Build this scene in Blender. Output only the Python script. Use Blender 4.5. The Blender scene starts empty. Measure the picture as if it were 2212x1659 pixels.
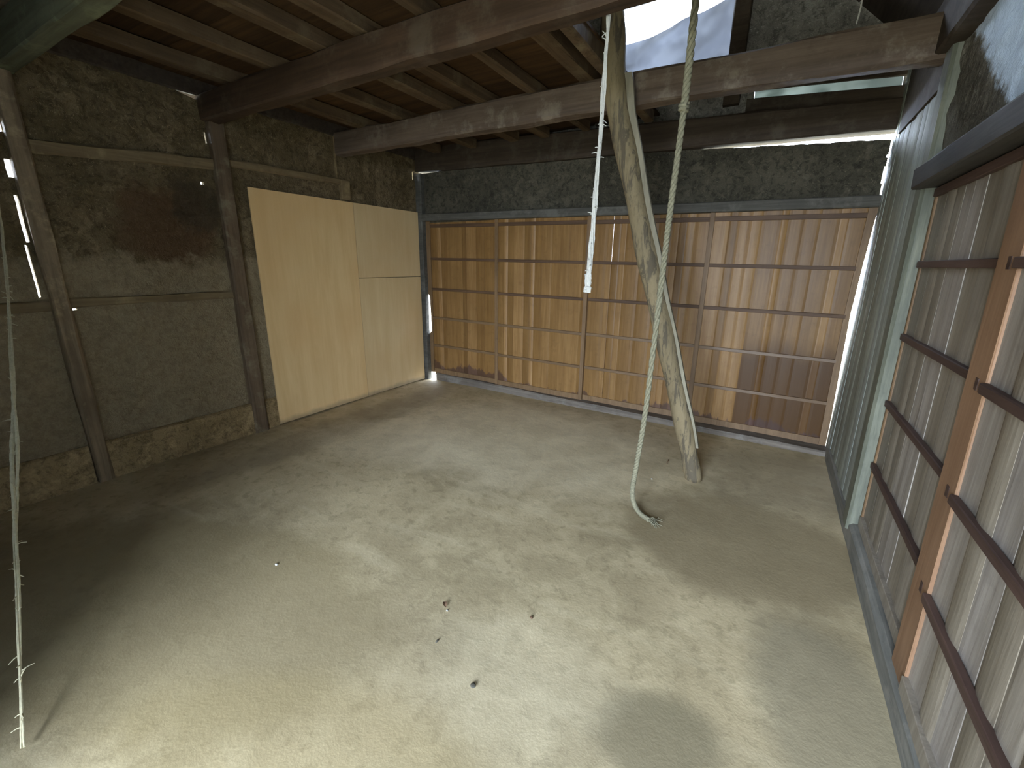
import bpy, math, random
from mathutils import Vector, Matrix, noise

S = bpy.context.scene
COL = S.collection
random.seed(7)
R = random.Random(11)

# ------------------------------------------------------------------ camera
F_PX = 938.1
cam_d = bpy.data.cameras.new('camera')
cam = bpy.data.objects.new('camera', cam_d)
COL.objects.link(cam)
cam_d.sensor_width = 36.0
cam_d.lens = 36.0 * F_PX / 2212.0
cam_d.clip_start = 0.01
cr = Vector((0.860838, 0.508755, 0.01122))
cu = Vector((-0.145453, 0.224866, 0.963472))
cf = Vector((-0.487648, 0.831026, -0.267573))
m = Matrix((cr, cu, -cf)).transposed().to_4x4()
m.translation = Vector((0, 0, 1.3126))
cam.matrix_world = m
S.camera = cam

# ------------------------------------------------------------------ sky, exposure
W = bpy.data.worlds.new('overcast_sky')
S.world = W
W.use_nodes = True
bg = W.node_tree.nodes['Background']
bg.inputs['Color'].default_value = (0.75, 0.88, 1.08, 1)
bg.inputs['Strength'].default_value = 1.0
S.view_settings.view_transform = 'Standard'
S.view_settings.look = 'None'
S.view_settings.gamma = 1.0
S.view_settings.use_curve_mapping = False
S.view_settings.exposure = 5.5
S.cycles.max_bounces = 10
S.cycles.diffuse_bounces = 8
S.cycles.sample_clamp_indirect = 4.0


def portal(name, loc, sx, sy, rx):
    # sampling portal: sends no light of its own, only guides sky rays through an opening
    d = bpy.data.lights.new(name, 'AREA')
    d.shape = 'RECTANGLE'
    d.size, d.size_y = sx, sy
    d.cycles.is_portal = True
    o = bpy.data.objects.new(name, d)
    o.location = loc
    o.rotation_euler = (rx, 0, 0)
    COL.objects.link(o)


DOOR_X0, DOOR_X1, DOOR_Z, DOOR_Y = -0.95, 0.45, 2.15, -2.0
WIN = (-1.37, -0.51, 2.58, 3.46)
portal('doorway_portal', ((DOOR_X0 + DOOR_X1) / 2, DOOR_Y - .08, DOOR_Z / 2), DOOR_X1 - DOOR_X0, DOOR_Z, math.pi / 2)
portal('window_portal', ((WIN[0] + WIN[1]) / 2, 3.93, (WIN[2] + WIN[3]) / 2), WIN[1] - WIN[0], WIN[3] - WIN[2], -math.pi / 2)


# ------------------------------------------------------------------ node helpers
class NT:
    def __init__(s, name):
        s.m = bpy.data.materials.new(name)
        s.m.use_nodes = True
        s.t = s.m.node_tree
        s.n = s.t.nodes
        s.b = s.n['Principled BSDF']
        s.pos = s.n.new('ShaderNodeNewGeometry').outputs['Position']
        s.oi = s.n.new('ShaderNodeObjectInfo')

    def L(s, a, b):
        s.t.links.new(a, b)

    def math(s, op, a, b=None, c=None, clamp=False):
        n = s.n.new('ShaderNodeMath')
        n.operation = op
        n.use_clamp = clamp
        for i, v in enumerate((a, b, c)):
            if v is None:
                continue
            if isinstance(v, (int, float)):
                n.inputs[i].default_value = v
            else:
                s.L(v, n.inputs[i])
        return n.outputs[0]

    def vec(s, scale=(1, 1, 1), src=None, rand=True):
        n = s.n.new('ShaderNodeVectorMath')
        n.operation = 'MULTIPLY'
        s.L(src or s.pos, n.inputs[0])
        n.inputs[1].default_value = scale
        if not rand:
            return n.outputs[0]
        a = s.n.new('ShaderNodeVectorMath')
        a.operation = 'ADD'
        s.L(n.outputs[0], a.inputs[0])
        s.L(s.math('MULTIPLY', s.oi.outputs['Random'], 37.0), a.inputs[1])
        return a.outputs[0]

    def noise(s, v, scale, detail=4, rough=.6, dist=0):
        n = s.n.new('ShaderNodeTexNoise')
        n.inputs['Scale'].default_value = scale
        n.inputs['Detail'].default_value = detail
        n.inputs['Roughness'].default_value = rough
        n.inputs['Distortion'].default_value = dist
        s.L(v, n.inputs['Vector'])
        return n.outputs['Fac']

    def step(s, v, a, b, lo=0., hi=1.):
        n = s.n.new('ShaderNodeMapRange')
        n.interpolation_type = 'SMOOTHSTEP'
        s.L(v, n.inputs[0])
        n.inputs[1].default_value = a
        n.inputs[2].default_value = b
        n.inputs[3].default_value = lo
        n.inputs[4].default_value = hi
        return n.outputs[0]

    def mix(s, fac, a, b, mode='MIX'):
        n = s.n.new('ShaderNodeMix')
        n.data_type = 'RGBA'
        n.blend_type = mode
        for sock, v in ((n.inputs[0], fac), (n.inputs[6], a), (n.inputs[7], b)):
            if isinstance(v, (int, float)):
                sock.default_value = v
            elif isinstance(v, tuple):
                sock.default_value = (*v, 1)
            else:
                s.L(v, sock)
        return n.outputs[2]

    def xyz(s):
        if not hasattr(s, '_xyz'):
            s._xyz = s.n.new('ShaderNodeSeparateXYZ')
            s.L(s.pos, s._xyz.inputs[0])
        return s._xyz.outputs

    def ellipse(s, i, j, ci, cj, ri, rj, ang=0., soft=.35, wob=.5, wscale=3.):
        """1 inside a wobbly ellipse in the plane of axes i, j"""
        o = s.xyz()
        a = s.math('SUBTRACT', o[i], ci)
        b = s.math('SUBTRACT', o[j], cj)
        c_, s_ = math.cos(ang), math.sin(ang)
        u = s.math('ADD', s.math('MULTIPLY', a, c_ / ri), s.math('MULTIPLY', b, s_ / ri))
        v = s.math('ADD', s.math('MULTIPLY', a, -s_ / rj), s.math('MULTIPLY', b, c_ / rj))
        d = s.math('SQRT', s.math('ADD', s.math('MULTIPLY', u, u), s.math('MULTIPLY', v, v)))
        w = s.math('MULTIPLY', s.math('SUBTRACT', s.noise(s.vec(rand=False), wscale, 6, .65), .5), wob * 2)
        return s.step(s.math('ADD', d, w), 1 + soft / 2, 1 - soft / 2)

    def finish(s, color, rough=.8, spec=.3, bump=None, bstr=.3, bdist=.01, objcol=True):
        if objcol:
            color = s.mix(1.0, color, s.oi.outputs['Color'], 'MULTIPLY')
        if isinstance(color, tuple):
            s.b.inputs['Base Color'].default_value = (*color, 1)
        else:
            s.L(color, s.b.inputs['Base Color'])
        if isinstance(rough, (int, float)):
            s.b.inputs['Roughness'].default_value = rough
        else:
            s.L(rough, s.b.inputs['Roughness'])
        s.b.inputs['Specular IOR Level'].default_value = spec
        if bump is not None:
            n = s.n.new('ShaderNodeBump')
            n.inputs['Strength'].default_value = bstr
            n.inputs['Distance'].default_value = bdist
            s.L(bump, n.inputs['Height'])
            s.L(n.outputs[0], s.b.inputs['Normal'])
        return s.m


def wood(name, dark, light, axis, rough=.65, spec=.3, grain=30., bstr=.35, extra=None, dust=None, blot=.45):
    t = NT(name)
    sc = [1., 1., 1.]
    sc[axis] = .045
    v = t.vec(tuple(sc))
    g = t.noise(v, grain, 6, .65, .4)
    g2 = t.noise(v, grain * 3.2, 3, .6)
    big = t.noise(t.vec(), 2.3, 4, .6)
    sp = t.noise(t.vec(), 16., 4, .7)
    k = t.math('ADD', t.math('MULTIPLY', g, .62), t.math('MULTIPLY', g2, .38))
    c = t.mix(t.step(k, .3, .7), dark, light)
    c = t.mix(t.step(big, .3, .75, 0, blot), c, tuple(.55 * x for x in dark))
    c = t.mix(t.step(sp, .52, .75, 0, .3), c, tuple(.6 * x for x in dark))
    if dust:
        c = t.mix(t.step(t.noise(t.vec(), 5., 6, .7), .5, .68, 0, .75), c, dust)
    if extra:
        c = extra(t, c)
    return t.finish(c, rough, spec, k, bstr, .004)


def mud(name, base, light, extra=None, straw=True, scale=1.):
    t = NT(name)
    v = t.vec(rand=False)
    a = t.noise(v, 2.2 * scale, 6, .65)
    b = t.noise(v, 26. * scale, 6, .7, .6)
    f = t.noise(v, 85. * scale, 3, .6)
    c = t.mix(t.step(a, .35, .7), base, light)
    c = t.mix(t.step(b, .45, .66, 0, .7), c, tuple(.40 * x for x in base))
    fl = t.noise(v, 9. * scale, 6, .75, .4)
    c = t.mix(t.step(fl, .53, .62, 0, .5), c, tuple(1.35 * x for x in light))
    if straw:
        s1 = t.noise(t.vec((1, 1, 1), rand=False), 60., 2, .5, 2.5)
        c = t.mix(t.step(s1, .62, .72, 0, .6), c, tuple(min(1, 1.9 * x) for x in light))
    if extra:
        c = extra(t, c)
    h = t.math('ADD', t.math('MULTIPLY', b, .7), t.math('MULTIPLY', f, .3))
    return t.finish(c, .95, .1, h, .9, .03)


# ------------------------------------------------------------------ materials
def bottom_rot(t, c):
    o = t.xyz()
    wob = t.math('MULTIPLY', t.math('SUBTRACT', t.noise(t.vec((1, 1, .3), rand=False), 5., 4, .6), .5), .22)
    soak = t.math('MULTIPLY', t.step(o[0], -.150, -.136), t.step(t.math('ADD', o[2], wob), .86, .60))
    c = t.mix(t.math('MULTIPLY', soak, .85), c, (.072, .031, .006))
    z = t.math('ADD', t.xyz()[2], t.math('MULTIPLY', t.math('ADD', t.xyz()[0], 3.39), .0125))
    n = t.noise(t.vec((1, 1, .25), rand=False), 14., 5, .75)
    n2 = t.noise(t.vec((1, 1, .2), rand=False), 1.3, 2, .5)
    k = t.math('ADD', t.math('MULTIPLY', t.math('SUBTRACT', n, .5), .22),
               t.math('MULTIPLY', t.math('SUBTRACT', n2, .50), .75))
    return t.mix(t.step(t.math('SUBTRACT', z, k), .155, .135, 0, .8), c, (.075, .042, .032))


M_plank_back = wood('door_plank_wood', (0.1956, 0.1004, 0.0300), (0.2897, 0.1644, 0.0580), 2, .42, .24, 26, .2, bottom_rot, blot=.3)
M_rail_low = wood('door_low_rail_wood', (0.1521, 0.0889, 0.0423), (0.2106, 0.1334, 0.0672), 0, .45, .4)
M_rail_back = wood('door_rail_wood', (0.0864, 0.0470, 0.0240), (0.1440, 0.0835, 0.0461), 0, .6, .3)
M_stile_back = wood('door_stile_wood', (0.1626, 0.0952, 0.0427), (0.2513, 0.1544, 0.0766), 2, .55, .35)
M_sill_back = wood('sill_wood', (0.1200, 0.1000, 0.0800), (0.2400, 0.2040, 0.1600), 0, .8, .2, dust=(0.2400, 0.2240, 0.1920))
M_lintel = wood('lintel_wood', (0.0658, 0.0616, 0.0511), (0.1316, 0.1225, 0.1008), 0, .75, .25, dust=(0.1491, 0.1400, 0.1183))
M_beam = wood('beam_wood', (0.0343, 0.0188, 0.0093), (0.0840, 0.0487, 0.0264), 0, .7, .3, 16, .6, dust=(0.0931, 0.0696, 0.0450))
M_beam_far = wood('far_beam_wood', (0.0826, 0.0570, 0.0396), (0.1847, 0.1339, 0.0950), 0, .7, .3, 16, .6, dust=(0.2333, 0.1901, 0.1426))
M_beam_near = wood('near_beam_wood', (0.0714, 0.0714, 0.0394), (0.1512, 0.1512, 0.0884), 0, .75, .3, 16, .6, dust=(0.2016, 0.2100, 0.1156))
M_girder = wood('girder_wood', (0.0372, 0.0258, 0.0162), (0.0828, 0.0600, 0.0414), 0, .75, .25, 16, .5, dust=(0.0900, 0.0750, 0.0564))
M_joist = wood('joist_wood', (0.0725, 0.0451, 0.0244), (0.1625, 0.1067, 0.0565), 1, .75, .2, 18, .5, dust=(0.1625, 0.1206, 0.0677))
M_board = wood('ceiling_board_wood', (0.0370, 0.0193, 0.0075), (0.0935, 0.0486, 0.0184), 0, .8, .2, 18, .4)
M_post = wood('post_wood', (0.0910, 0.0598, 0.0338), (0.2080, 0.1430, 0.0845), 2, .75, .2, 18, .6, dust=(0.2600, 0.2145, 0.1300))
M_post_dust = wood('near_post_wood', (0.1445, 0.1020, 0.0595), (0.3400, 0.2465, 0.1445), 2, .8, .15, 18, .6, dust=(0.4590, 0.3570, 0.2040))
M_grey_plank = wood('grey_plank_wood', (0.2162, 0.2340, 0.1985), (0.4325, 0.4565, 0.3762), 2, .6, .35, 34, .4)
M_grey_post = wood('grey_post_wood', (0.1135, 0.1200, 0.0875), (0.2360, 0.2390, 0.1705), 2, .6, .35, 30, .4)
M_plank_right = wood('side_door_plank_wood', (0.1970, 0.1649, 0.1236), (0.3594, 0.3129, 0.2421), 2, .48, .45, 30, .3, blot=.35)
M_rail_right = wood('side_door_rail_wood', (0.0630, 0.0350, 0.0266), (0.1190, 0.0700, 0.0525), 1, .6, .3)
M_stile_orange = wood('orange_stile_wood', (0.2408, 0.1288, 0.0656), (0.3568, 0.2096, 0.1176), 2, .55, .35, 24, .25)
M_trim_right = wood('side_lintel_wood', (0.0330, 0.0303, 0.0275), (0.0715, 0.0633, 0.0550), 1, .65, .35)
M_trim_pale = wood('side_ledge_wood', (0.1980, 0.2070, 0.2070), (0.3240, 0.3330, 0.3240), 1, .6, .35)
M_sill_right = wood('side_sill_wood', (0.1386, 0.1380, 0.1181), (0.2772, 0.2676, 0.2285), 1, .7, .3, dust=(0.2772, 0.2592, 0.2142))
M_noggin = wood('wall_rail_wood', (0.1550, 0.1078, 0.0564), (0.2644, 0.1907, 0.0986), 1, .9, .1, 20, .8, dust=(0.3100, 0.2321, 0.1198))
M_base = mud('base_curb_mud', (0.3432, 0.2411, 0.1147), (0.4719, 0.3372, 0.1685), straw=False)


def left_extra(t, c):
    o = t.xyz()
    # dark exposed undercoat where the finishing coat fell off
    e = t.ellipse(1, 2, 1.42, 1.50, .27, .25, 0, .5, .6, 5.)
    c = t.mix(t.math('MULTIPLY', e, .7), c, (0.1210, 0.0627, 0.0325))
    e2 = t.ellipse(1, 2, 1.62, 1.66, .14, .18, 0, .5, .8, 7.)
    c = t.mix(t.math('MULTIPLY', e2, .75), c, (0.0706, 0.0529, 0.0325))
    # grey dusty lower coat
    n = t.math('MULTIPLY', t.math('SUBTRACT', t.noise(t.vec(rand=False), 5., 5, .7), .5), .4)
    lo = t.step(t.math('ADD', o[2], n), 1.36, 1.27)
    fib = t.noise(t.vec(rand=False), 26., 7, .72, .25)
    coat = t.mix(t.step(fib, .32, .68), (.27, .205, .12), (.46, .365, .22))
    c = t.mix(t.math('MULTIPLY', lo, .68), c, coat)
    return c


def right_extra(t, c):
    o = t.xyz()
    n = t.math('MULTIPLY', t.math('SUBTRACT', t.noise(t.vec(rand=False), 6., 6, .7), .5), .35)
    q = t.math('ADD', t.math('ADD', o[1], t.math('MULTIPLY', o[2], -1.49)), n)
    return t.mix(t.step(q, -.66, -.72), c, (0.6881, 0.8218, 0.9565))  # pale plaster patch, with the window's bluish light painted into its colour


M_mud_left = mud('left_mud_wall', (0.1439, 0.1049, 0.0524), (0.2206, 0.1614, 0.0875), left_extra)
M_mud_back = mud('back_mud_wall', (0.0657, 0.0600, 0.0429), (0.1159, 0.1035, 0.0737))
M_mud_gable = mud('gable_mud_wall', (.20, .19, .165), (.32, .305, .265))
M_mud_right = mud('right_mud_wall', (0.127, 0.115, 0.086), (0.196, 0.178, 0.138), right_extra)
M_mud_front = mud('front_mud_wall', (.12, .10, .07), (.18, .15, .11))
M_roof = wood('roof_board_wood', (.03, .024, .02), (.07, .055, .045), 1, .85, .15)


def make_floor_mat():
    t = NT('earthen_floor')
    v = t.vec(rand=False)
    a = t.noise(v, 1.1, 5, .6)
    b = t.noise(v, 4.5, 7, .68, .5)
    d = t.noise(v, 16., 6, .7, .3)
    f = t.noise(v, 90., 3, .6)
    st = t.noise(t.vec((.35, 2.2, 1), rand=False), 3.2, 6, .65, .3)
    c = t.mix(t.step(a, .35, .68), (0.4073, 0.3279, 0.1880), (0.5662, 0.4564, 0.2684))
    c = t.mix(t.step(b, .42, .68, 0, .55), c, (0.6854, 0.5672, 0.3420))
    c = t.mix(t.step(d, .5, .66, 0, .55), c, (0.2980, 0.2392, 0.1334))
    c = t.mix(t.step(st, .52, .72, 0, .35), c, (0.7152, 0.6114, 0.3899))
    # damp and worn patches; left and near ones also paint in missing shade
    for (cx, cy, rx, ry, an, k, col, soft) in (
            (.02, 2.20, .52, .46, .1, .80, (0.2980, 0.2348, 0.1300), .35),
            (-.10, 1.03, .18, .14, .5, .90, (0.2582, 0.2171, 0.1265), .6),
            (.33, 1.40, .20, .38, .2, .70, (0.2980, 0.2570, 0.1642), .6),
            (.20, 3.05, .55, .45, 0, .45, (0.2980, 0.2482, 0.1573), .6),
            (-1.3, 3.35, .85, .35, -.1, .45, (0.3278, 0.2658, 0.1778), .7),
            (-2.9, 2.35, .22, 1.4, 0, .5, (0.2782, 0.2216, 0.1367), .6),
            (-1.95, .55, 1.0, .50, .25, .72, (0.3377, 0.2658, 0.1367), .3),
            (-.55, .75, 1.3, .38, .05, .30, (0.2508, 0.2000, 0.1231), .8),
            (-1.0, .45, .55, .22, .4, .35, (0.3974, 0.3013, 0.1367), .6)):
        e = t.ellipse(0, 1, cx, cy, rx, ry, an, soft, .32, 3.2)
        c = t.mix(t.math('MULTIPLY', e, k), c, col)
    for (cx, cy, rx, ry, an, k) in ((-2.25, 2.25, .75, .40, .25, .55), (-.55, 1.0, .30, .25, 0, .35), (-1.5, 2.75, 1.1, .75, .0, .75)):  # pale dust; the large far patch also paints in light
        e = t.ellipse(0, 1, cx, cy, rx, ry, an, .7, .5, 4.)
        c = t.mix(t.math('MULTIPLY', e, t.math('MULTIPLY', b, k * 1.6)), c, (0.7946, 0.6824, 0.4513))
    h = t.math('ADD', t.math('MULTIPLY', d, .6), t.math('MULTIPLY', f, .25))
    return t.finish(c, .85, .2, h, .16, .02, objcol=False)


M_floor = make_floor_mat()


def make_ply():
    t = NT('plywood')
    v = t.vec((1, 1, .12))
    g = t.noise(v, 9., 5, .6, .8)
    g2 = t.noise(t.vec((1, 1, .05)), 60., 3, .6)
    big = t.noise(t.vec(), 1.4, 3, .5)
    c = t.mix(t.step(t.math('ADD', t.math('MULTIPLY', g, .7), t.math('MULTIPLY', g2, .3)), .25, .8), (0.7251, 0.4950, 0.2401), (0.8384, 0.6160, 0.3254))
    c = t.mix(t.step(big, .35, .7, 0, .45), c, (0.7025, 0.4400, 0.1921))
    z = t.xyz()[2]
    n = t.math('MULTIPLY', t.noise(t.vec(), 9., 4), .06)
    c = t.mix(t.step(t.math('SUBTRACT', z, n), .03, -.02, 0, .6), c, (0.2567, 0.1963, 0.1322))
    return t.finish(c, .55, .3, g2, .1, .002)


M_ply = make_ply()


def make_log():
    t = NT('debarked_log')
    v = t.vec((1, 1, .16))
    a = t.noise(v, 19., 6, .72, .9)
    b = t.noise(t.vec((1, 1, .5)), 45., 4, .6)
    c = t.mix(t.step(a, .49, .56), (0.2449, 0.1922, 0.1085), (0.1157, 0.0945, 0.0620))
    c = t.mix(t.step(b, .5, .7, 0, .4), c, (0.1361, 0.1008, 0.0568))
    return t.finish(c, .8, .2, t.math('ADD', a, t.math('MULTIPLY', b, .3)), .7, .012)


M_log = make_log()
M_batten = wood('batten_wood', (0.2251, 0.2005, 0.1417), (0.3464, 0.3092, 0.2170), 2, .7, .25, 26)


def plain(name, col, rough=.8, scale=40., var=.35, spec=.2):
    t = NT(name)
    n = t.noise(t.vec(), scale, 4, .6)
    c = t.mix(t.step(n, .3, .7), tuple(x * (1 - var) for x in col), col)
    return t.finish(c, rough, spec, n, .3, .003)


M_rope = plain('hemp_rope', (0.2743, 0.2534, 0.1652), .9, 90.)
M_cord = plain('pale_frayed_cord', (0.5920, 0.5760, 0.5120), .9, 120., .15)
M_strap = plain('straw_rope', (0.6547, 0.5818, 0.3802), .9, 90., .2)
M_leaf = plain('dry_leaf', (.20, .12, .07), .8)
M_stone = plain('dark_pebble', (.12, .11, .085), .9)
M_white = plain('white_chip', (.75, .75, .70), .8)
M_twig = plain('twig', (.36, .25, .15), .8)
M_ground = plain('outside_ground', (.30, .27, .19), .95, 1.5)


def make_sheet(nm, ca, cb):
    t = NT(nm)
    for n in list(t.n):
        if n.type == 'BSDF_PRINCIPLED':
            t.n.remove(n)
    out = [n for n in t.n if n.type == 'OUTPUT_MATERIAL'][0]
    d = t.n.new('ShaderNodeBsdfDiffuse')
    d.inputs[0].default_value = (.42, .43, .45, 1)
    tr = t.n.new('ShaderNodeBsdfTranslucent')
    nz = t.noise(t.vec((1, 1, 1)), 5., 4, .6)
    c = t.mix(t.step(nz, .3, .7), ca, cb)
    t.L(c, tr.inputs[0])
    mx = t.n.new('ShaderNodeMixShader')
    mx.inputs[0].default_value = .6
    t.L(d.outputs[0], mx.inputs[1])
    t.L(tr.outputs[0], mx.inputs[2])
    t.L(mx.outputs[0], out.inputs['Surface'])
    return t.m


M_sheet = make_sheet('vinyl_sheet', (0.0168, 0.0180, 0.0212), (0.0300, 0.0320, 0.0368))
M_flap = make_sheet('vinyl_flap', (.08, .09, .10), (.13, .14, .155))
M_strip = make_sheet('vinyl_strip', (0.0084, 0.0104, 0.0080), (0.0281, 0.0319, 0.0258))


# ------------------------------------------------------------------ object helpers
def mesh_obj(name, verts, faces, mat, parent=None, origin=None, smooth=False):
    """world-space verts; origin at the base centre unless given"""
    verts = [Vector(v) for v in verts]
    if parent is not None and origin is None:
        o_ = sum(verts, Vector()) / len(verts)
    elif origin is None:
        lo = [min(v[i] for v in verts) for i in range(3)]
        hi = [max(v[i] for v in verts) for i in range(3)]
        o_ = Vector(((lo[0] + hi[0]) / 2, (lo[1] + hi[1]) / 2, lo[2]))
    else:
        o_ = Vector(origin)
    me = bpy.data.meshes.new(name)
    me.from_pydata([v - o_ for v in verts], [], faces)
    me.materials.append(mat)
    if smooth:
        me.polygons.foreach_set('use_smooth', [True] * len(me.polygons))
    me.update()
    ob = bpy.data.objects.new(name, me)
    COL.objects.link(ob)
    if parent is not None:
        ob.parent = parent
        ob.location = o_ - wloc(parent)
    else:
        ob.location = o_
    return ob


def wloc(o):
    v = Vector()
    while o is not None:
        v += o.location
        o = o.parent
    return v


def empty(name, loc):
    o = bpy.data.objects.new(name, None)
    o.empty_display_size = .1
    o.location = loc
    COL.objects.link(o)
    return o


def tag(o, label=None, cat=None, group=None, kind=None):
    for k, v in (('label', label), ('category', cat), ('group', group), ('kind', kind)):
        if v:
            o[k] = v
    return o


def struct(o, label):
    return tag(o, label, None, None, 'structure')


ident = lambda v: v


def T_back(v):
    return Vector((v[0], v[1], v[2] - .0125 * (v[0] + 3.39)))


def T_right(v):
    k = max(0., min(1., (3.75 - v[1]) / 1.1))
    return Vector((v[0], v[1] + .08 * (v[2] - .8) * k, v[2]))


def timber(name, axis, a, b, c, mat, parent=None, seg=12, jit=.004, ch=.006, T=ident, taper=None, origin=None):
    """squared timber: axis 0/1/2, ranges a (along), b, c (other two axes in order); chamfered, slightly uneven"""
    oth = [i for i in range(3) if i != axis]
    verts, faces = [], []
    seed = R.random() * 100
    for i in range(seg + 1):
        u = a[0] + (a[1] - a[0]) * i / seg
        b0, b1, c0, c1 = b[0], b[1], c[0], c[1]
        if taper:
            b0, b1, c0, c1 = taper(i / seg, b0, b1, c0, c1)
        ring = [(b0 + ch, c0), (b1 - ch, c0), (b1, c0 + ch), (b1, c1 - ch), (b1 - ch, c1), (b0 + ch, c1), (b0, c1 - ch), (b0, c0 + ch)]
        for k, (p, q) in enumerate(ring):
            n = noise.noise_vector(Vector((u * 3 + seed, k * 7.1, seed * 2))) * jit
            v = [0, 0, 0]
            v[axis] = u
            v[oth[0]] = p + n.x
            v[oth[1]] = q + n.y
            verts.append(T(Vector(v)))
    for i in range(seg):
        for k in range(8):
            k2 = (k + 1) % 8
            faces.append((i * 8 + k, i * 8 + k2, (i + 1) * 8 + k2, (i + 1) * 8 + k))
    faces.append(tuple(range(7, -1, -1)))
    faces.append(tuple(seg * 8 + k for k in range(8)))
    return mesh_obj(name, verts, faces, mat, parent, origin)


def box(name, x, y, z, mat, parent=None, T=ident, ch=.003, jit=.001, seg=1):
    ax = max(range(3), key=lambda i: ((x, y, z)[i][1] - (x, y, z)[i][0]))
    rng = [x, y, z]
    o = [rng[i] for i in range(3) if i != ax]
    return timber(name, ax, rng[ax], o[0], o[1], mat, parent, seg, jit, ch, T)


def plank(name, u0, u1, z0, z1, d, thick, mat, parent, plane, T, cup=.003, yaw=0., tone=1.):
    """upright board; plane 'y' faces -y (u is x), plane 'x' faces -x (u is y). d = depth of its front face"""
    N = 6
    verts, faces = [], []
    nz = 4
    for j in range(nz + 1):
        z = z0 + (z1 - z0) * j / nz
        wob = R.uniform(-.0008, .0008)
        for i in range(N + 1):
            t = i / N
            s = 2 * t - 1
            off = d - cup * (1 - s * s) + yaw * s + wob
            if i in (0, N):
                off += .0012
            uu = u0 + (u1 - u0) * t
            verts.append(T(Vector((uu, off, z)) if plane == 'y' else Vector((off, uu, z))))
        for t in (1, 0):
            uu = u0 + (u1 - u0) * t
            verts.append(T(Vector((uu, d + thick, z)) if plane == 'y' else Vector((d + thick, uu, z))))
    K = N + 3
    for j in range(nz):
        for i in range(K):
            i2 = (i + 1) % K
            faces.append((j * K + i, j * K + i2, (j + 1) * K + i2, (j + 1) * K + i))
    faces.append(tuple(range(K - 1, -1, -1)))
    faces.append(tuple(nz * K + i for i in range(K)))
    if plane == 'x':
        faces = [tuple(reversed(f)) for f in faces]
    o = mesh_obj(name, verts, faces, mat, parent)
    o.color = (tone, tone * (.985 if tone < 1 else 1 + .12 * (tone - 1)), tone * (.95 if tone < 1 else 1 + .6 * (tone - 1)), 1)
    return o


def slab(name, plane, u, z, d, thick, mat, holes=(), top=None, bot=None, step=.05, jit=.004, T=ident, parent=None):
    """wall slab. plane 'x': u is y; plane 'y': u is x. d = face, d+thick = far side. holes: (u0,u1,z0,z1)"""
    us = {u[0], u[1]}
    zs = {z[0], z[1]}
    n = max(1, int((u[1] - u[0]) / step))
    us |= {u[0] + (u[1] - u[0]) * i / n for i in range(n + 1)}
    n = max(1, int((z[1] - z[0]) / step))
    zs |= {z[0] + (z[1] - z[0]) * i / n for i in range(n + 1)}
    for h in holes:
        us |= {h[0], h[1]}
        zs |= {h[2], h[3]}

    def clean(a, hard):
        a = sorted(a)
        out = [a[0]]
        for v in a[1:]:
            if v - out[-1] < .006:
                if v in hard:
                    out[-1] = v
                continue
            out.append(v)
        return out
    hu = {u[0], u[1]} | {h[0] for h in holes} | {h[1] for h in holes}
    hz = {z[0], z[1]} | {h[2] for h in holes} | {h[3] for h in holes}
    us, zs = clean(us, hu), clean(zs, hz)
    nu, nz = len(us) - 1, len(zs) - 1
    solid = [[True] * nz for _ in range(nu)]
    for i in range(nu):
        for j in range(nz):
            cu_, cz_ = (us[i] + us[i + 1]) / 2, (zs[j] + zs[j + 1]) / 2
            for h in holes:
                if h[0] < cu_ < h[1] and h[2] < cz_ < h[3]:
                    solid[i][j] = False
    verts, idx, faces = [], {}, []

    def V(i, j, s):
        key = (i, j, s)
        if key not in idx:
            uu, zz = us[i], zs[j]
            if top:
                tz = top(uu)
                b0 = bot(uu) if bot else z[0]
                zz = b0 + (zz - z[0]) * (tz - b0) / (z[1] - z[0])
            q = noise.fractal(Vector((uu * 9, zz * 9, d * 5)), 1., 2., 3) * jit
            dd = d + (q if s == 0 else thick)
            v = Vector((dd, uu, zz)) if plane == 'x' else Vector((uu, dd, zz))
            idx[key] = len(verts)
            verts.append(T(v))
        return idx[key]
    flip = (plane == 'x') != (thick < 0)

    def add(f):
        faces.append(tuple(reversed(f)) if flip else tuple(f))
    ok = lambda i, j: 0 <= i < nu and 0 <= j < nz and solid[i][j]
    for i in range(nu):
        for j in range(nz):
            if not solid[i][j]:
                continue
            add((V(i, j, 0), V(i + 1, j, 0), V(i + 1, j + 1, 0), V(i, j + 1, 0)))
            add((V(i, j + 1, 1), V(i + 1, j + 1, 1), V(i + 1, j, 1), V(i, j, 1)))
            if not ok(i - 1, j):
                add((V(i, j, 1), V(i, j, 0), V(i, j + 1, 0), V(i, j + 1, 1)))
            if not ok(i + 1, j):
                add((V(i + 1, j, 0), V(i + 1, j, 1), V(i + 1, j + 1, 1), V(i + 1, j + 1, 0)))
            if not ok(i, j - 1):
                add((V(i, j, 1), V(i + 1, j, 1), V(i + 1, j, 0), V(i, j, 0)))
            if not ok(i, j + 1):
                add((V(i, j + 1, 0), V(i + 1, j + 1, 0), V(i + 1, j + 1, 1), V(i, j + 1, 1)))
    return mesh_obj(name, verts, faces, mat, parent)


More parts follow.
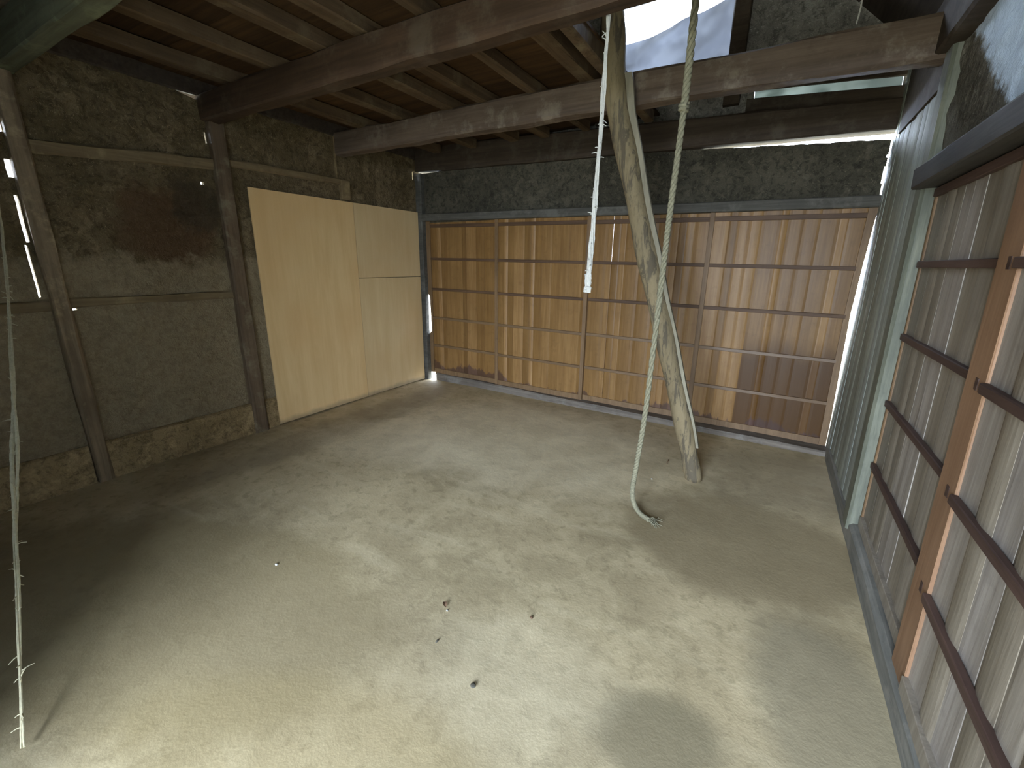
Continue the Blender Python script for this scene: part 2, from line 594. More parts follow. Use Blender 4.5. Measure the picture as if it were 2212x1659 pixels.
def tube_data(path, rad, ns=8, rough=0., seed=0.):
    verts, faces = [], []
    n = len(path)
    for i, p in enumerate(path):
        p = Vector(p)
        t = (Vector(path[min(i + 1, n - 1)]) - Vector(path[max(i - 1, 0)])).normalized()
        ref = Vector((1, 0, 0)) if abs(t.x) < .8 else Vector((0, 1, 0))
        a = t.cross(ref).normalized()
        b = t.cross(a)
        r_ = rad[i] if isinstance(rad, (list, tuple)) else rad
        for k in range(ns):
            th = 2 * math.pi * k / ns
            rr = r_
            if rough:
                rr *= 1 + rough * noise.noise(Vector((math.cos(th) * 1.3 + seed, math.sin(th) * 1.3, p.length * 6)))
            verts.append(p + (a * math.cos(th) + b * math.sin(th)) * rr)
    for i in range(n - 1):
        for k in range(ns):
            k2 = (k + 1) % ns
            faces.append((i * ns + k, (i + 1) * ns + k, (i + 1) * ns + k2, i * ns + k2))
    faces.append(tuple(range(ns)))
    faces.append(tuple((n - 1) * ns + k for k in range(ns - 1, -1, -1)))
    return verts, faces


def join_data(parts):
    V, Fc = [], []
    for v, f in parts:
        o = len(V)
        V += v
        Fc += [tuple(i + o for i in q) for q in f]
    return V, Fc


def spline(pts, n):
    """Catmull-Rom through pts"""
    P = [Vector(p) for p in pts]
    P = [2 * P[0] - P[1]] + P + [2 * P[-1] - P[-2]]
    out = []
    segs = len(P) - 3
    for i in range(n + 1):
        t = i / n * segs
        k = min(int(t), segs - 1)
        t -= k
        a, b, c, d = P[k:k + 4]
        out.append(.5 * ((2 * b) + (c - a) * t + (2 * a - 5 * b + 4 * c - d) * t * t + (3 * b - a - 3 * c + d) * t ** 3))
    return out


# ================================================================== floor and ground
gx0, gx1, gy0, gy1 = -3.42, .56, DOOR_Y - .1, 3.86
NX, NY = 80, 82
fv, ff = [], []
for j in range(NY + 1):
    for i in range(NX + 1):
        x = gx0 + (gx1 - gx0) * i / NX
        y = gy0 + (gy1 - gy0) * j / NY
        z = noise.fractal(Vector((x * 1.5, y * 1.5, 3.3)), 1., 2., 4) * .006 - .004
        fv.append((x, y, z))
for j in range(NY):
    for i in range(NX):
        a = j * (NX + 1) + i
        ff.append((a, a + 1, a + NX + 2, a + NX + 1))
floor = struct(mesh_obj('floor', fv, ff, M_floor, origin=(0, 0, 0), smooth=True), 'worn grey tan earthen floor with dark damp patches and some painted shade and light')

struct(mesh_obj('ground', [(-40, -40, -.1), (40, -40, -.1), (40, 40, -.1), (-40, 40, -.1)], [(0, 1, 2, 3)], M_ground), 'bare ground outside the shed')

# ================================================================== left wall
LX = -3.40
holes = [(.759, .775, 1.40, 1.63), (.747, .761, 1.115, 1.385), (.760, .785, 1.715, 1.80), (.762, .785, 1.925, 1.975),
         (.738, .752, 1.07, 1.09), (.872, .892, 1.035, 1.045), (.865, .88, 1.865, 1.88), (1.655, 1.672, 1.83, 1.848),
         (3.703, 3.718, 2.16, 2.24), (1.727, 1.735, 2.06, 2.13)]


def left_top(y):
    if y < 1.72:
        return 2.345 - max(0, (y - 1.55)) * .22
    if 1.72 <= y < 2.75:
        return 2.36
    return 2.36 - max(0, (y - 3.3)) * .06


wl = slab('wall_left', 'x', (DOOR_Y - .05, 3.80), (-.06, 2.36), LX, -.022, M_mud_left, holes, left_top, step=.04, jit=.014)
struct(wl, 'dark mud plastered left wall with chinks of daylight')

# base curb along the foot of the wall
for (y0, y1) in ((DOOR_Y - .05, .78), (.86, 1.74), (1.74, 1.945)):
    timber('base_curb', 1, (y0, y1), (LX - .01, LX + .028), (-.02, .235), M_base, wl, 14, .010, .012)
# wall rails
timber('wall_rail', 1, (.86, 1.745), (LX - .01, LX + .022), (1.86, 1.925), M_noggin, wl, 14, .010, .008,
       T=lambda v: Vector((v[0], v[1], v[2] + .075 * (v[1] - 1.2) * 1.1)))
timber('wall_rail', 1, (1.845, 2.86), (LX - .01, LX + .026), (1.945, 1.995), M_noggin, wl, 16, .008, .008,
       T=lambda v: Vector((v[0], v[1], v[2] + .02 * (v[1] - 2.2))))
timber('wall_rail', 1, (.86, 1.745), (LX - .01, LX + .012), (1.045, 1.095), M_noggin, wl, 14, .010, .006)
timber('wall_rail', 1, (DOOR_Y - .05, .785), (LX - .01, LX + .012), (1.03, 1.085), M_noggin, wl, 8, .010, .006)
timber('wall_block', 2, (1.835, 1.99), (LX - .01, LX + .035), (2.77, 2.865), M_noggin, wl, 3, .004, .006)
timber('wall_plate', 1, (DOOR_Y - .05, 3.78), (LX - .022, LX + .012), (2.335, 2.445), M_girder, wl, 24, .004, .008)
# thin vertical seam batten above the block
timber('seam_batten', 2, (2.0, 2.33), (LX - .01, LX + .012), (2.745, 2.758), M_noggin, wl, 6, .004, .002)

near_post = tag(timber('wall_post', 2, (-.01, 2.19), (LX - .01, LX + .045), (.785, .858), M_post_dust, None, 26, .010, .010),
                'rough dusty wooden post at the far left beside slits of daylight', 'post')
mid_post = tag(timber('wall_post', 2, (-.01, 2.19), (LX - .01, LX + .050), (1.742, 1.842), M_post, None, 26, .006, .010),
               'dark wooden post left of the plywood sheets carrying the big beam', 'post')
corner_post = tag(timber('corner_post', 2, (-.01, 2.2), (LX - .01, LX + .075), (3.735, 3.80), M_lintel, None, 20, .004, .006),
                  'slim dark corner post between plywood and back sliding doors', 'post')

# plywood sheets
for (y0, y1, z0, z1, tone, lab) in (
        (1.948, 2.876, .005, 1.822, (1.0, .97, .90), 'tall full height tan plywood sheet on the left wall'),
        (2.882, 3.722, 1.166, 1.822, (.93, .97, 1.02), 'small upper plywood sheet beside the back corner'),
        (2.882, 3.722, .005, 1.160, (.93, .96, .98), 'lower plywood sheet beside the back corner')):
    N = 8
    v, f = [], []
    for s in (0, 1):
        for j in range(N + 1):
            for i in range(N + 1):
                y = y0 + (y1 - y0) * i / N
                z = z0 + (z1 - z0) * j / N
                w = .003 * noise.noise(Vector((y * 2, z * 2, 1)))
                v.append((LX + .033 + w - s * .011, y, z))
    q = (N + 1) ** 2
    for j in range(N):
        for i in range(N):
            a = j * (N + 1) + i
            f.append((a, a + 1, a + N + 2, a + N + 1))
            f.append((q + a, q + a + N + 1, q + a + N + 2, q + a + 1))
    for i in range(N):
        f.append((i, q + i, q + i + 1, i + 1))
        a = N * (N + 1) + i
        f.append((a, a + 1, q + a + 1, q + a))
        a = i * (N + 1)
        f.append((a, a + N + 1, q + a + N + 1, q + a))
        a = i * (N + 1) + N
        f.append((a, q + a, q + a + N + 1, a + N + 1))
    o = tag(mesh_obj('plywood_sheet', v, f, M_ply), lab, 'plywood', 'plywood sheets on the left wall')
    o.color = (*tone, 1)

# ================================================================== back wall
wb = empty('wall_back', (-1.45, 3.82, 0))
struct(wb, 'back wall of mud plaster above the sliding doors')


def band_top(x):
    if x < -1.15:
        return 2.22
    return 2.188 + (2.128 - 2.188) * (x + 1.15) / 1.63 - .012 * abs(noise.noise(Vector((x * 9, 0, 0)))) + .0125 * 0 - (x + 1.15) * .0


def band_T(v):
    return v


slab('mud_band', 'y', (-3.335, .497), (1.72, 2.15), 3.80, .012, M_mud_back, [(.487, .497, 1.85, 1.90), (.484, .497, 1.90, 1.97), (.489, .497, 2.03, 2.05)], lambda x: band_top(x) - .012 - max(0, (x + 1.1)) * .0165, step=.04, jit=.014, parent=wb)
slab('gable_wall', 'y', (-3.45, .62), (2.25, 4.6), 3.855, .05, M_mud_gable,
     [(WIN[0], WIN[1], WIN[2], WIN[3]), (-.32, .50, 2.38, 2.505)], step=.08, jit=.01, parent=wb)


def girder_tp(t, b0, b1, c0, c1):
    return b0, b1, 2.215 - .09 * t, 2.455 - .15 * t


timber('girder', 0, (-3.40, .55), (3.745, 3.865), (2.2, 2.45), M_girder, wb, 30, .008, .010, taper=girder_tp)

struct(timber('trim_1', 0, (-3.35, .50), (3.735, 3.835), (1.735, 1.805), M_lintel, None, 30, .004, .006, T=T_back), 'grey wooden lintel groove beam above the back doors')


def sill_tp(t, b0, b1, c0, c1):
    return 3.775 - .145 * t, 3.86, c0, c1


struct(timber('trim_2', 0, (-3.24, .50), (3.7, 3.86), (-.03, .078), M_sill_back, None, 30, .008, .012, T=T_back, taper=sill_tp), 'weathered wooden sill under the back doors')

# sliding doors of the back wall
DT = {
    1: (-3.322, -2.398, 0, [(-3.30, -3.188, .85), (-3.188, -3.137, 1.35), (-3.137, -3.08, .85), (-3.08, -2.855, 1.1), (-2.855, -2.802, .75), (-2.802, -2.68, 1.25), (-2.68, -2.578, .85), (-2.578, -2.40, .95)]),
    2: (-2.43, -1.44, 1, [(-2.42, -2.322, .85), (-2.322, -2.285, 1.45), (-2.285, -2.212, .85), (-2.212, -2.10, 1.3), (-2.10, -2.026, .82), (-2.026, -1.986, 1.4), (-1.986, -1.904, 1.0), (-1.904, -1.809, 1.2), (-1.809, -1.626, 1.0), (-1.626, -1.507, 1.1), (-1.507, -1.45, .9)]),
    3: (-1.475, -.455, 0, [(-1.47, -1.295, .95), (-1.295, -1.2490, 1.25), (-1.2462, -1.182, .9), (-1.182, -1.134, 1.2), (-1.134, -1.006, .92), (-1.006, -.874, .88), (-.874, -.766, 1.0), (-.766, -.716, 1.2), (-.716, -.657, .8), (-.657, -.591, 1.3), (-.591, -.46, 1.25)]),
    4: (-.495, .490, 1, [(-.485, -.358, 1.3), (-.358, -.298, .82), (-.298, -.221, 1.2), (-.221, -.142, 1.3), (-.142, -.025, .85), (-.025, .018, 1.3), (.018, .113, .85), (.113, .208, .9), (.208, .316, .82), (.316, .364, 1.25), (.364, .462, .8)]),
}
DLAB = {1: 'leftmost back sliding door next to the plywood', 2: 'second back sliding door left of the hanging cord',
        3: 'third back sliding door behind the leaning pole', 4: 'rightmost back sliding door beside the bright gap'}
RAILZ = (1.352, 1.030, .714, .400)


def poly_stile(name, rows, y0, y1, mat, parent, T):
    v, f = [], []
    for (z, a, b) in rows:
        for (x, y) in ((a, y0), (b, y0), (b, y1), (a, y1)):
            v.append(T(Vector((x, y, z))))
    for i in range(len(rows) - 1):
        for k in range(4):
            k2 = (k + 1) % 4
            f.append((i * 4 + k, i * 4 + k2, i * 4 + 4 + k2, i * 4 + 4 + k))
    f.append((3, 2, 1, 0))
    n = (len(rows) - 1) * 4
    f.append((n, n + 1, n + 2, n + 3))
    return mesh_obj(name, v, f, mat, parent)


for n, (x0, x1, front, boards) in DT.items():
    yb = 3.806 - .022 * front          # front face of the boards
    D = empty('door_%d' % n, ((x0 + x1) / 2, yb, .08 - .0125 * ((x0 + x1) / 2 + 3.39)))
    struct(D, 'brown wooden ' + DLAB[n] + ', four thin rails over upright boards')
    for (a, b, tone) in boards:
        z1 = 1.735
        a_, b_ = max(a, x0 + .012), min(b, x1 - .012)
        cup = R.choice((.001, .0005, -.0008, .0015)) * min(1.5, (b_ - a_) / .08)
        tn = (1 + (tone - 1) * .8) * R.uniform(.96, 1.04)
        if tone > 1.27:
            cup = .003
        plank('plank', a_, b_, .09, z1, yb + R.uniform(0, .0015), .011, M_plank_back, D, 'y', T_back, cup, R.uniform(-.0008, .0008) + (.003 if tone > 1.27 else 0), tn)
    if n == 3:
        plank('plank', -1.256, -1.240, .09, 1.36, yb + .012, .008, M_plank_back, D, 'y', T_back, 0, 0, .8)
    ys0, ys1 = yb - .013, yb + .012
    if n == 1:
        poly_stile('stile', [(.08, -3.335, -3.282), (.53, -3.330, -3.280), (.56, -3.294, -3.275), (.95, -3.306, -3.272), (.99, -3.34, -3.272), (1.735, -3.34, -3.270)], ys0, ys1, M_stile_back, D, T_back)
    else:
        timber('stile', 2, (.08, 1.735), (x0, x0 + .036), (ys0, ys1), M_stile_back, D, 8, .001, .002, T_back)
    if n == 4:
        poly_stile('stile', [(.075, .455, .4995), (.3, .452, .4975), (.65, .446, .4875), (1.05, .444, .4775), (1.4, .448, .488), (1.6, .452, .496), (1.735, .455, .503)], ys0, ys1, M_stile_back, D, T_back)
    else:
        timber('stile', 2, (.08, 1.735), (x1 - .036, x1), (ys0, ys1), M_stile_back, D, 8, .001, .002, T_back)
    a, b = x0 + .036, x1 - .036
    if n == 1:
        a = -3.272
    timber('top_rail', 0, (a, b), (ys0 + .002, ys1), (1.672, 1.705), M_rail_back, D, 4, .001, .002, T_back)
    timber('bottom_rail', 0, (a, b), (ys0 + .004, ys1), (.06, .128), M_stile_back, D, 4, .001, .002, T_back)
    for z in RAILZ:
        timber('rail', 0, (a, b), (yb - .015, yb + .002), (z - .013, z + .013), M_rail_back if z > 1 else M_rail_low, D, 4, .001, .002, T_back)

# ================================================================== right wall
RX = .50
wr = empty('wall_right', (RX + .05, 1.8, 0))
struct(wr, 'right wall with grey siding boards and pale mud plaster above, window light put into its colour')
slab('outer_layer', 'x', (DOOR_Y - .05, 3.80), (-.05, 1.70), RX + .062, .04, M_mud_right, (), step=.3, jit=.002, parent=wr)
slab('mud_upper', 'x', (DOOR_Y - .05, 3.80), (1.66, 2.40), RX + .012, .05, M_mud_right, (), step=.04, jit=.014, parent=wr)
# siding boards between the corner and the grey post
ye = 3.79
edges = [2.655, 2.77, 2.90, 3.015, 3.15, 3.27, 3.42, 3.55, 3.67, 3.79]
for i in range(len(edges) - 1):
    plank('plank', edges[i], edges[i + 1], .02, 2.50 if edges[i] > 3.5 else 2.06, RX + R.uniform(-.002, .002), .05, M_grey_plank, wr, 'x', T_right, R.choice((.003, -.001, .002)), R.uniform(-.002, .002), R.uniform(.85, 1.15))
timber('corner_panel', 2, (2.062, 2.52), (RX - .012, RX + .05), (2.66, 3.548), M_girder, wr, 5, .004, .004, T_right)
tag(timber('wall_post', 2, (.06, 2.2), (RX - .022, RX + .055), (2.535, 2.652), M_grey_post, None, 22, .003, .012, T_right),
    'grey rounded post on the right wall beside the side doors', 'post')
struct(timber('trim_3', 1, (DOOR_Y - .05, 2.56), (RX - .055, RX + .06), (1.638, 1.722), M_trim_right, None, 20, .003, .006, T_right), 'dark wooden lintel above the right side doors')
struct(timber('trim_4', 1, (DOOR_Y - .05, 2.56), (RX - .012, RX + .06), (1.728, 1.766), M_trim_pale, None, 20, .003, .008, T_right), 'pale ledge board above the right side lintel')
struct(timber('trim_5', 1, (DOOR_Y - .05, 3.62), (RX - .012, RX + .07), (-.03, .098), M_sill_right, None, 34, .006, .016), 'weathered grey sill under the right side doors')
timber('top_plate', 1, (DOOR_Y - .05, 2.90), (RX - .06, RX + .07), (2.18, 2.36), M_girder, wr, 24, .006, .010)


def side_door(n, y0, y1, xb, wide_far, wide_near, boards, lab, smat):
    D = empty('door_%d' % n, (xb, (y0 + y1) / 2, .1))
    struct(D, lab)
    for (a, b, tone) in boards:
        plank('plank', a, b, .12, 1.632, xb + R.uniform(0, .0015), .012, M_plank_right, D, 'x', T_right, R.choice((.004, .002, -.002)) * min(1.3, (b - a) / .08), R.uniform(-.002, .002), tone)
    xs0, xs1 = xb - .018, xb + .014
    timber('stile', 2, (.10, 1.632), (xb - .007, xs1), (y1 - wide_far, y1), smat[0], D, 10, .001, .003, T_right)
    timber('stile', 2, (.10, 1.632), (xs0, xs1), (y0, y0 + wide_near), smat[1], D, 10, .001, .003, T_right)
    a, b = y0 + wide_near, y1 - wide_far
    timber('bottom_rail', 1, (a, b), (xs0 + .004, xs1), (.10, .15), M_plank_right, D, 4, .001, .002, T_right)
    timber('top_rail', 1, (a, b), (xs0 + .002, xs1), (1.60, 1.632), M_rail_right, D, 4, .001, .002, T_right)
    for z in (1.328, 1.018, .713, .412):
        timber('rail', 1, (a, b), (xb - .018, xb + .002), (z - .014, z + .014), M_rail_right, D, 4, .001, .003, T_right)
    return D


side_door(5, 1.60, 2.56, .532, .045, .04, [(2.40, 2.53, .80), (2.28, 2.40, .90), (2.19, 2.28, .78), (2.10, 2.19, 1.15), (1.99, 2.10, 1.2), (1.88, 1.99, .92), (1.77, 1.88, 1.05), (1.61, 1.77, .85)],
          'far side sliding door of grey brown boards with four dark rails', (M_stile_back, M_stile_back))
D6 = side_door(6, .66, 1.645, .506, .13, .09, [(1.40, 1.53, 1.15), (1.30, 1.40, .95), (1.20, 1.30, 1.25), (1.09, 1.20, .9), (.99, 1.09, 1.1), (.88, .99, .9), (.74, .88, 1.0)],
               'near side sliding door with a wide orange stile and dark rails', (M_stile_orange, M_stile_orange))
# mortise ends showing on the orange stile
for z in (1.328, 1.018, .713, .412):
    timber('mortise_plug', 2, (z - .016, z + .016), (.4975, .5005), (1.557, 1.577), M_rail_right, D6, 1, .0005, .001, T_right)

# ================================================================== front wall (behind the camera), roof
struct(slab('wall_front', 'y', (-3.45, .62), (-.05, 4.6), DOOR_Y, -.07, M_mud_front, [(DOOR_X0, DOOR_X1, -.05, DOOR_Z)], step=.3, jit=.006), 'unseen front mud wall behind the camera, its open doorway set for the light')  # out of view; doorway distance and size chosen for the light
struct(slab('wall_added_partition', 'y', (-3.45, -1.30), (-.05, 4.6), -.46, -.08, M_mud_front, (), step=.3, jit=.006), 'added mud partition behind the camera that shades the left floor and wall')  # added out of view to shade the left of the room
struct(slab('wall_added_porch', 'x', (DOOR_Y, -.46), (-.05, 4.6), -1.35, -.06, M_mud_front, (), step=.3, jit=.006), 'added side wall behind the camera, joined to the shading partition')  # added out of view, closes the shading partition towards the doorway
rt = .05
for nm, (xa, za), (xb_, zb), lab in (('roof_left', (-3.75, 2.30), (-1.45, 4.50), 'left slope of the boarded roof'), ('roof_right', (.80, 2.30), (-1.45, 4.50), 'right slope of the boarded roof')):
    v = []
    for y in (DOOR_Y - .5, 4.25):
        v += [(xa, y, za), (xb_, y, zb), (xb_, y, zb + rt), (xa, y, za + rt)]
    struct(mesh_obj(nm, v, [(0, 1, 2, 3), (7, 6, 5, 4), (0, 4, 5, 1), (1, 5, 6, 2), (2, 6, 7, 3), (3, 7, 4, 0)], M_roof), lab)
tag(timber('purlin', 1, (DOOR_Y - .05, 3.87), (-.50, -.38), (3.66, 3.76), M_beam, None, 10, .006, .01), 'roof purlin above the frame that the hemp rope hangs from', 'beam')

# ================================================================== beams and ceiling
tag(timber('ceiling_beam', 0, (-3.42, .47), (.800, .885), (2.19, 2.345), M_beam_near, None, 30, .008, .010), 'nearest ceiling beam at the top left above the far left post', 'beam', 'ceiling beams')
tag(timber('ceiling_beam', 0, (-3.42, .47), (1.715, 1.815), (2.190, 2.350), M_beam, None, 36, .010, .012), 'broad brown ceiling beam from the dark post to the pole top', 'beam', 'ceiling beams')
tag(timber('ceiling_beam', 0, (-3.42, .59), (2.750, 2.85), (2.185, 2.356), M_beam_far, None, 36, .012, .012,
           T=lambda v: Vector((v[0], v[1], v[2] - max(0, v[0] + .9) * .012))), 'brown ceiling beam just below the bright window that the pole leans on', 'beam', 'ceiling beams')

C = empty('ceiling', (-2.2, 1.8, 2.36))
struct(C, 'low boarded loft ceiling on dark joists')
for i, x in enumerate((-3.05, -2.62, -2.17, -1.87, -1.50, -1.13)):
    w = (.04, .035, .045, .04, .03, .045)[i]
    timber('joist', 1, (DOOR_Y + .02, 3.70), (x - w, x + w), (2.352, 2.425), M_joist, C, 24, .008, .006)
timber('joist', 1, (DOOR_Y + .02, 3.70), (-1.03, -.965), (2.352, 2.44), M_post, C, 24, .006, .006)
y = DOOR_Y
while y < 3.84:
    w = R.uniform(.17, .24)
    o = box('board', (-3.45, -.96), (y, min(y + w + .004, 3.85)), (2.424 + R.uniform(0, .006), 2.444), M_board, C, ch=.002, jit=.001, seg=4)
    k = R.uniform(.7, 1.3)
    o.color = (k, k, k, 1)
    y += w

# ================================================================== window in the gable with its sheet
Wn = empty('window_1', ((WIN[0] + WIN[1]) / 2, 3.86, WIN[2]))
struct(Wn, 'open bright gable window hung with a pale vinyl sheet')
timber('frame_post', 2, (2.42, WIN[3] + .05), (WIN[1] - .002, WIN[1] + .105), (3.80, 3.87), M_girder, Wn, 8, .004, .006)
timber('frame_post', 2, (2.42, WIN[3] + .05), (WIN[0] - .10, WIN[0] + .002), (3.80, 3.87), M_girder, Wn, 8, .004, .006)
timber('frame_head', 0, (WIN[0] - .1, WIN[1] + .105), (3.80, 3.87), (WIN[3], WIN[3] + .09), M_girder, Wn, 8, .004, .006)
timber('frame_sill', 0, (WIN[0] - .1, WIN[1] + .105), (3.80, 3.87), (WIN[2] - .07, WIN[2]), M_girder, Wn, 8, .004, .006)


def sheet(name, x0, x1, zb, zt, y, amp, lab, nx=60, nz=30):
    v, f = [], []
    for j in range(nz + 1):
        for i in range(nx + 1):
            s = i / nx
            t = j / nz
            x = x0 + (x1 - x0) * s
            z = zb + (zt(s) - zb) * t
            fold = amp * math.sin(9 * (s * 1.3 - t * .9) + 2 * noise.noise(Vector((s * 3, t * 3, 0)))) * (.3 + .7 * t)
            fold += amp * .5 * noise.noise(Vector((s * 7, t * 4, 5)))
            v.append((x, y + fold, z))
    for j in range(nz):
        for i in range(nx):
            a = j * (nx + 1) + i
            f.append((a, a + 1, a + nx + 2, a + nx + 1))
    return tag(mesh_obj(name, v, f, M_sheet if name == 'vinyl_sheet' else M_strip, smooth=True), lab, 'sheet')


sheet('vinyl_sheet', WIN[0] + .003, WIN[1] - .004, WIN[2] + .002, lambda s: 2.965 + .175 * s - .03 * math.sin(math.pi * s), 3.885, .022, 'pale translucent vinyl sheet sagging across the bright gable window')
def flap_T():
    v, f = [], []
    for j in range(9):
        for i in range(17):
            a, b = i / 16, j / 8
            zb = 3.165 + .09 * a
            v.append((WIN[0] + .004 + .46 * a, 3.892 + .012 * math.sin(7 * a + 3 * b), zb + (WIN[3] - .002 - zb) * b))
    for j in range(8):
        for i in range(16):
            k = j * 17 + i
            f.append((k, k + 1, k + 18, k + 17))
    return tag(mesh_obj('vinyl_flap', v, f, M_flap, smooth=True), 'pale blue vinyl flap hanging in the upper left of the gable window', 'sheet')


flap_T()
sheet('vinyl_strip', -.318, .498, 2.386, lambda s: 2.508, 3.885, .006, 'narrow mottled vinyl strip filling the slot under the top right beam', 40, 6)
timber('lath', 0, (-.36, .52), (3.838, 3.852), (2.30, 2.41), M_girder, wb, 10, .004, .003, T=lambda v: Vector((v[0], v[1], v[2] + (.018 - .062 * (v[0] + .05) if v[2] > 2.35 else 0))))
timber('lath', 0, (-.36, .52), (3.838, 3.852), (2.47, 2.54), M_girder, wb, 10, .004, .003, T=lambda v: Vector((v[0], v[1], v[2] + (.006 - .055 * (v[0] + .05) if v[2] < 2.5 else 0))))

# ================================================================== leaning pole
P = empty('leaning_pole', (-.261, 2.757, 0))
tag(P, 'crooked half debarked log leaning from the floor against the ceiling beam', 'pole')
pp = spline([(-.262, 2.755, -.005), (-.345, 2.735, .30), (-.52, 2.70, .88), (-.68, 2.683, 1.40), (-.862, 2.672, 2.02), (-.93, 2.670, 2.32), (-.962, 2.668, 2.62)], 60)
rr = [.050 + .012 * min(1, i / 60 * 1.3) + .003 * math.sin(i * .7) for i in range(61)]
v, f = tube_data(pp, rr, 18, .16, 3.)
mesh_obj('trunk', v, f, M_log, P, smooth=True)
# flat batten nailed along its right side
bv, bf = [], []
NB = 24
for i in range(NB + 1):
    t = i / NB
    c = pp[int(8 + t * 42)]
    q = Vector((rr[int(8 + t * 42)] * .93, .006, 0))
    w = .016 + .024 * t
    for (dx, dy) in ((-.004, -.016), (w, -.016), (w, .012), (-.004, .012)):
        bv.append(c + q + Vector((dx, dy, 0)))
for i in range(NB):
    for k in range(4):
        k2 = (k + 1) % 4
        bf.append((i * 4 + k, i * 4 + k2, i * 4 + 4 + k2, i * 4 + 4 + k))
bf += [(3, 2, 1, 0), tuple(NB * 4 + k for k in range(4))]
mesh_obj('batten', bv, bf, M_batten, P)

# ================================================================== ropes
rp = empty('hemp_rope', (-.435, 2.15, 3.655))
tag(rp, 'long grey hemp rope hanging from the roof, frayed end curling on the floor', 'rope')
path = spline([(-.437, 2.15, 3.655), (-.435, 2.15, 2.4), (-.437, 2.15, 1.957), (-.450, 2.15, 1.577), (-.457, 2.15, 1.256), (-.472, 2.152, .62), (-.492, 2.155, .30),
               (-.505, 2.17, .13), (-.490, 2.18, .045), (-.45, 2.155, .014), (-.395, 2.12, .012)], 420)
for k in range(3):
    pts = []
    for i, c in enumerate(path):
        t = (path[min(i + 1, 420)] - path[max(i - 1, 0)]).normalized()
        a = t.cross(Vector((0, 1, 0))).normalized()
        b = t.cross(a)
        th = i * .62 + k * 2 * math.pi / 3
        rad = .0068 if c.z < 1.96 else .0078
        pts.append(c + (a * math.cos(th) + b * math.sin(th)) * rad)
    v, f = tube_data(pts, [.0078 if p.z < 1.96 else .0092 for p in path], 6)
    mesh_obj('strand', v, f, M_rope, rp, smooth=True)
kp = []
for i in range(26):
    th = i / 25 * 4.2 * math.pi
    kp.append(Vector((-.439 + .015 * math.cos(th), 2.15 + .015 * math.sin(th), 1.968 - .028 * i / 25)))
v, f = tube_data(kp, .0085, 6)
mesh_obj('knot', v, f, M_rope, rp, smooth=True)
parts = []
for k in range(26):
    d = Vector((R.uniform(.4, 1.), R.uniform(-.9, .35), 0)).normalized()
    L_ = R.uniform(.04, .095)
    p0 = Vector((-.40, 2.122, .013))
    pts = []
    for i in range(7):
        t = i / 6
        pts.append(p0 + d * L_ * t + Vector((R.uniform(-.006, .006), R.uniform(-.006, .006), .012 * math.sin(3 * t) * R.random() - .004 * t)))
    parts.append(tube_data(pts, [.0032, .003, .0028, .0025, .002, .0016, .001], 4))
v, f = join_data(parts)
mesh_obj('frayed_end', v, f, M_rope, rp)


def frayed(path_pts, n, width, nfib, rad, hair, seed, grow=None):
    """a loose bundle of fibres following a path, with stray hairs"""
    rg = random.Random(seed)
    base = spline(path_pts, n)
    parts = []
    for k in range(nfib):
        ph = rg.uniform(0, 6.28)
        sp = rg.uniform(.05, .16)
        pts, rs = [], []
        for i, c in enumerate(base):
            t = i / n
            g = grow(t) if grow else 1.
            w = width * g
            off = Vector((math.cos(ph + i * sp), math.sin(ph + i * sp), 0)) * w * (.55 + .45 * noise.noise(Vector((i * .11, k * 5.3, seed))))
            pts.append(c + off)
            rs.append(rad * g * (.8 + .5 * rg.random()))
        parts.append(tube_data(pts, rs, 5))
    for k in range(hair):
        i = rg.randrange(2, n - 1)
        c = base[i]
        d = Vector((rg.uniform(-1, 1), rg.uniform(-1, 1), rg.uniform(-.6, .6))).normalized()
        L_ = rg.uniform(.012, .032)
        parts.append(tube_data([c, c + d * L_ * .5 + Vector((0, 0, .003)), c + d * L_], [rad * .6, rad * .5, rad * .3], 4))
    return join_data(parts)


v, f = frayed([(-.674, 1.80, 2.36), (-.676, 1.83, 2.19), (-.680, 1.83, 1.95), (-.686, 1.83, 1.6), (-.693, 1.83, 1.35), (-.700, 1.83, 1.195)], 110, .011, 7, .0042, 60, 5,
              lambda t: .55 + .7 * t + (.5 if t > .97 else 0))
tag(mesh_obj('frayed_cord', v, f, M_cord), 'pale frayed cord hanging in midair in front of the pole', 'rope')

v, f = frayed([(.141, 2.6, 2.84), (.139, 2.6, 2.6), (.141, 2.6, 2.38), (.135, 2.6, 2.30)], 40, .002, 2, .0022, 4, 9)
tag(mesh_obj('short_string', v, f, M_cord), 'short thin white string hanging at the top right', 'string')

v, f = frayed([(-3.372, .70, 1.62), (-3.05, .585, 1.20), (-2.55, .405, .72), (-2.05, .23, .33), (-1.60, .085, .012)], 130, .009, 5, .0035, 60, 21,
              lambda t: .7 + .9 * math.exp(-((t - .55) / .12) ** 2))
tag(mesh_obj('straw_rope', v, f, M_strap), 'thin shaggy straw rope slanting down the left edge of the view', 'rope')


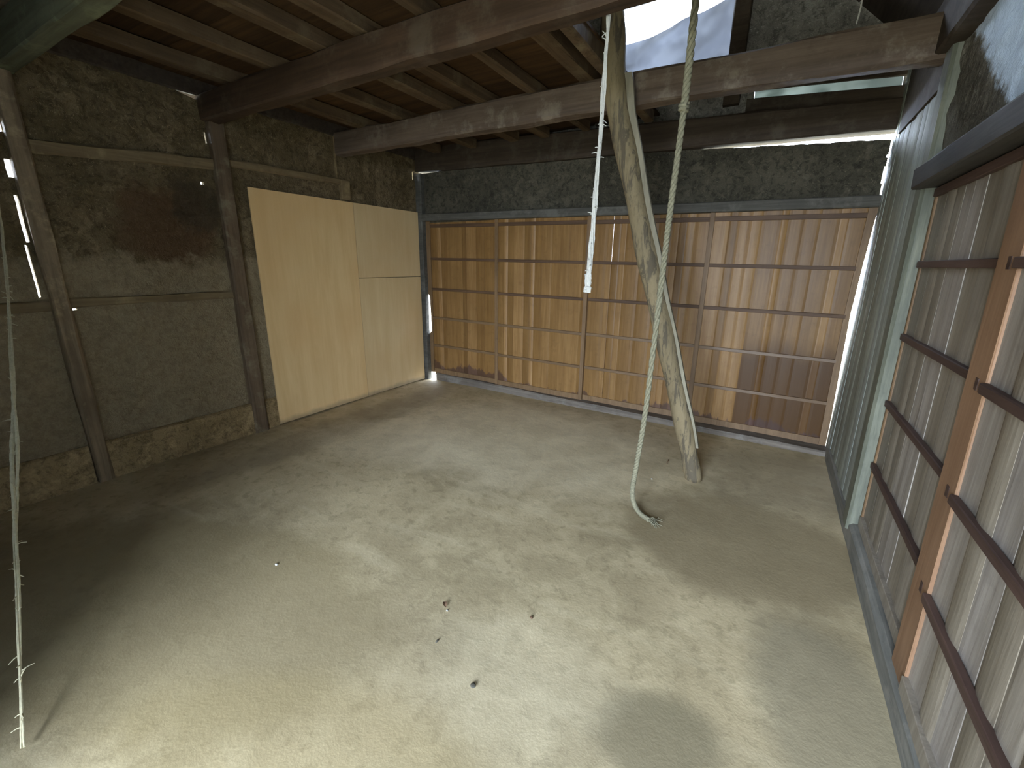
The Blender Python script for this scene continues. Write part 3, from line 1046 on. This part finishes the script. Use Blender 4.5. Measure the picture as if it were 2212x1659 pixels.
# ================================================================== litter on the floor
def lump(name, loc, r, mat, lab, cat, sq=(1, 1, .6), seed=1):
    v, f = [], []
    nu, nv = 10, 6
    for j in range(1, nv):
        ph = math.pi * j / nv
        for i in range(nu):
            th = 2 * math.pi * i / nu
            d = Vector((math.sin(ph) * math.cos(th), math.sin(ph) * math.sin(th), -math.cos(ph)))
            k = r * (1 + .35 * noise.noise(d * 1.7 + Vector((seed, 0, 0))))
            v.append(Vector(loc) + Vector((d.x * sq[0], d.y * sq[1], d.z * sq[2])) * k + Vector((0, 0, r * sq[2] * .8)))
    for j in range(nv - 2):
        for i in range(nu):
            i2 = (i + 1) % nu
            f.append((j * nu + i, j * nu + i2, (j + 1) * nu + i2, (j + 1) * nu + i))
    f.append(tuple(range(nu - 1, -1, -1)))
    f.append(tuple((nv - 2) * nu + i for i in range(nu)))
    return tag(mesh_obj(name, v, f, mat, smooth=True), lab, cat)


lv, lf = [], []
for i in range(9):
    t = i / 8
    w = .008 * math.sin(math.pi * min(1, t * .9 + .08)) + .0008
    cx, cy = -.955 + .026 * t * .9, 1.112 - .026 * t * .75
    nx_, ny_ = .62, .78
    z = .002 + .004 * math.sin(math.pi * t)
    lv += [(cx - nx_ * w, cy - ny_ * w, z + .003), (cx, cy, z), (cx + nx_ * w, cy + ny_ * w, z + .004)]
for i in range(8):
    for k in range(2):
        a = i * 3 + k
        lf.append((a, a + 1, a + 4, a + 3))
n0 = len(lv)
lv += [(x, y, z - .0012) for (x, y, z) in lv]
lf += [tuple(reversed([q + n0 for q in fc])) for fc in list(lf)]
tag(mesh_obj('dry_leaf', lv, lf, M_leaf), 'small curled brown leaf lying mid floor', 'leaf')
lump('pebble', (-.649, .881, -.003), .009, M_stone, 'dark round pebble near the bottom centre of the floor', 'pebble', (1, 1, .5), 2)
lump('pebble', (-.62, 1.225, -.003), .007, M_leaf, 'tiny reddish brown pebble right of the brown leaf', 'pebble', (1, .8, .6), 5)
lump('white_chip', (-.92, 1.086, -.003), .004, M_white, 'tiny white chip just below the brown leaf', 'chip', (1, 1, .6), 7)
lump('white_chip', (-1.742, .899, -.003), .008, M_white, 'white chip on the dim left part of the floor', 'chip', (1, .7, .5), 8)
lump('white_chip', (-.495, 2.619, -.003), .006, M_white, 'white chip left of the pole foot', 'chip', (1, 1, .5), 9)
lump('dirt_clod', (-.86, .955, -.003), .010, M_stone, 'small thin dark clod below the white chip and leaf', 'clod', (.35, 1, .35), 12)
v, f = tube_data(spline([(-.462, 2.955, .004), (-.455, 2.925, .007), (-.462, 2.90, .005), (-.452, 2.875, .003)], 10), .0028, 6)
tag(mesh_obj('twig', v, f, M_twig, smooth=True), 'little bent twig left of the pole foot near the back sill', 'twig')
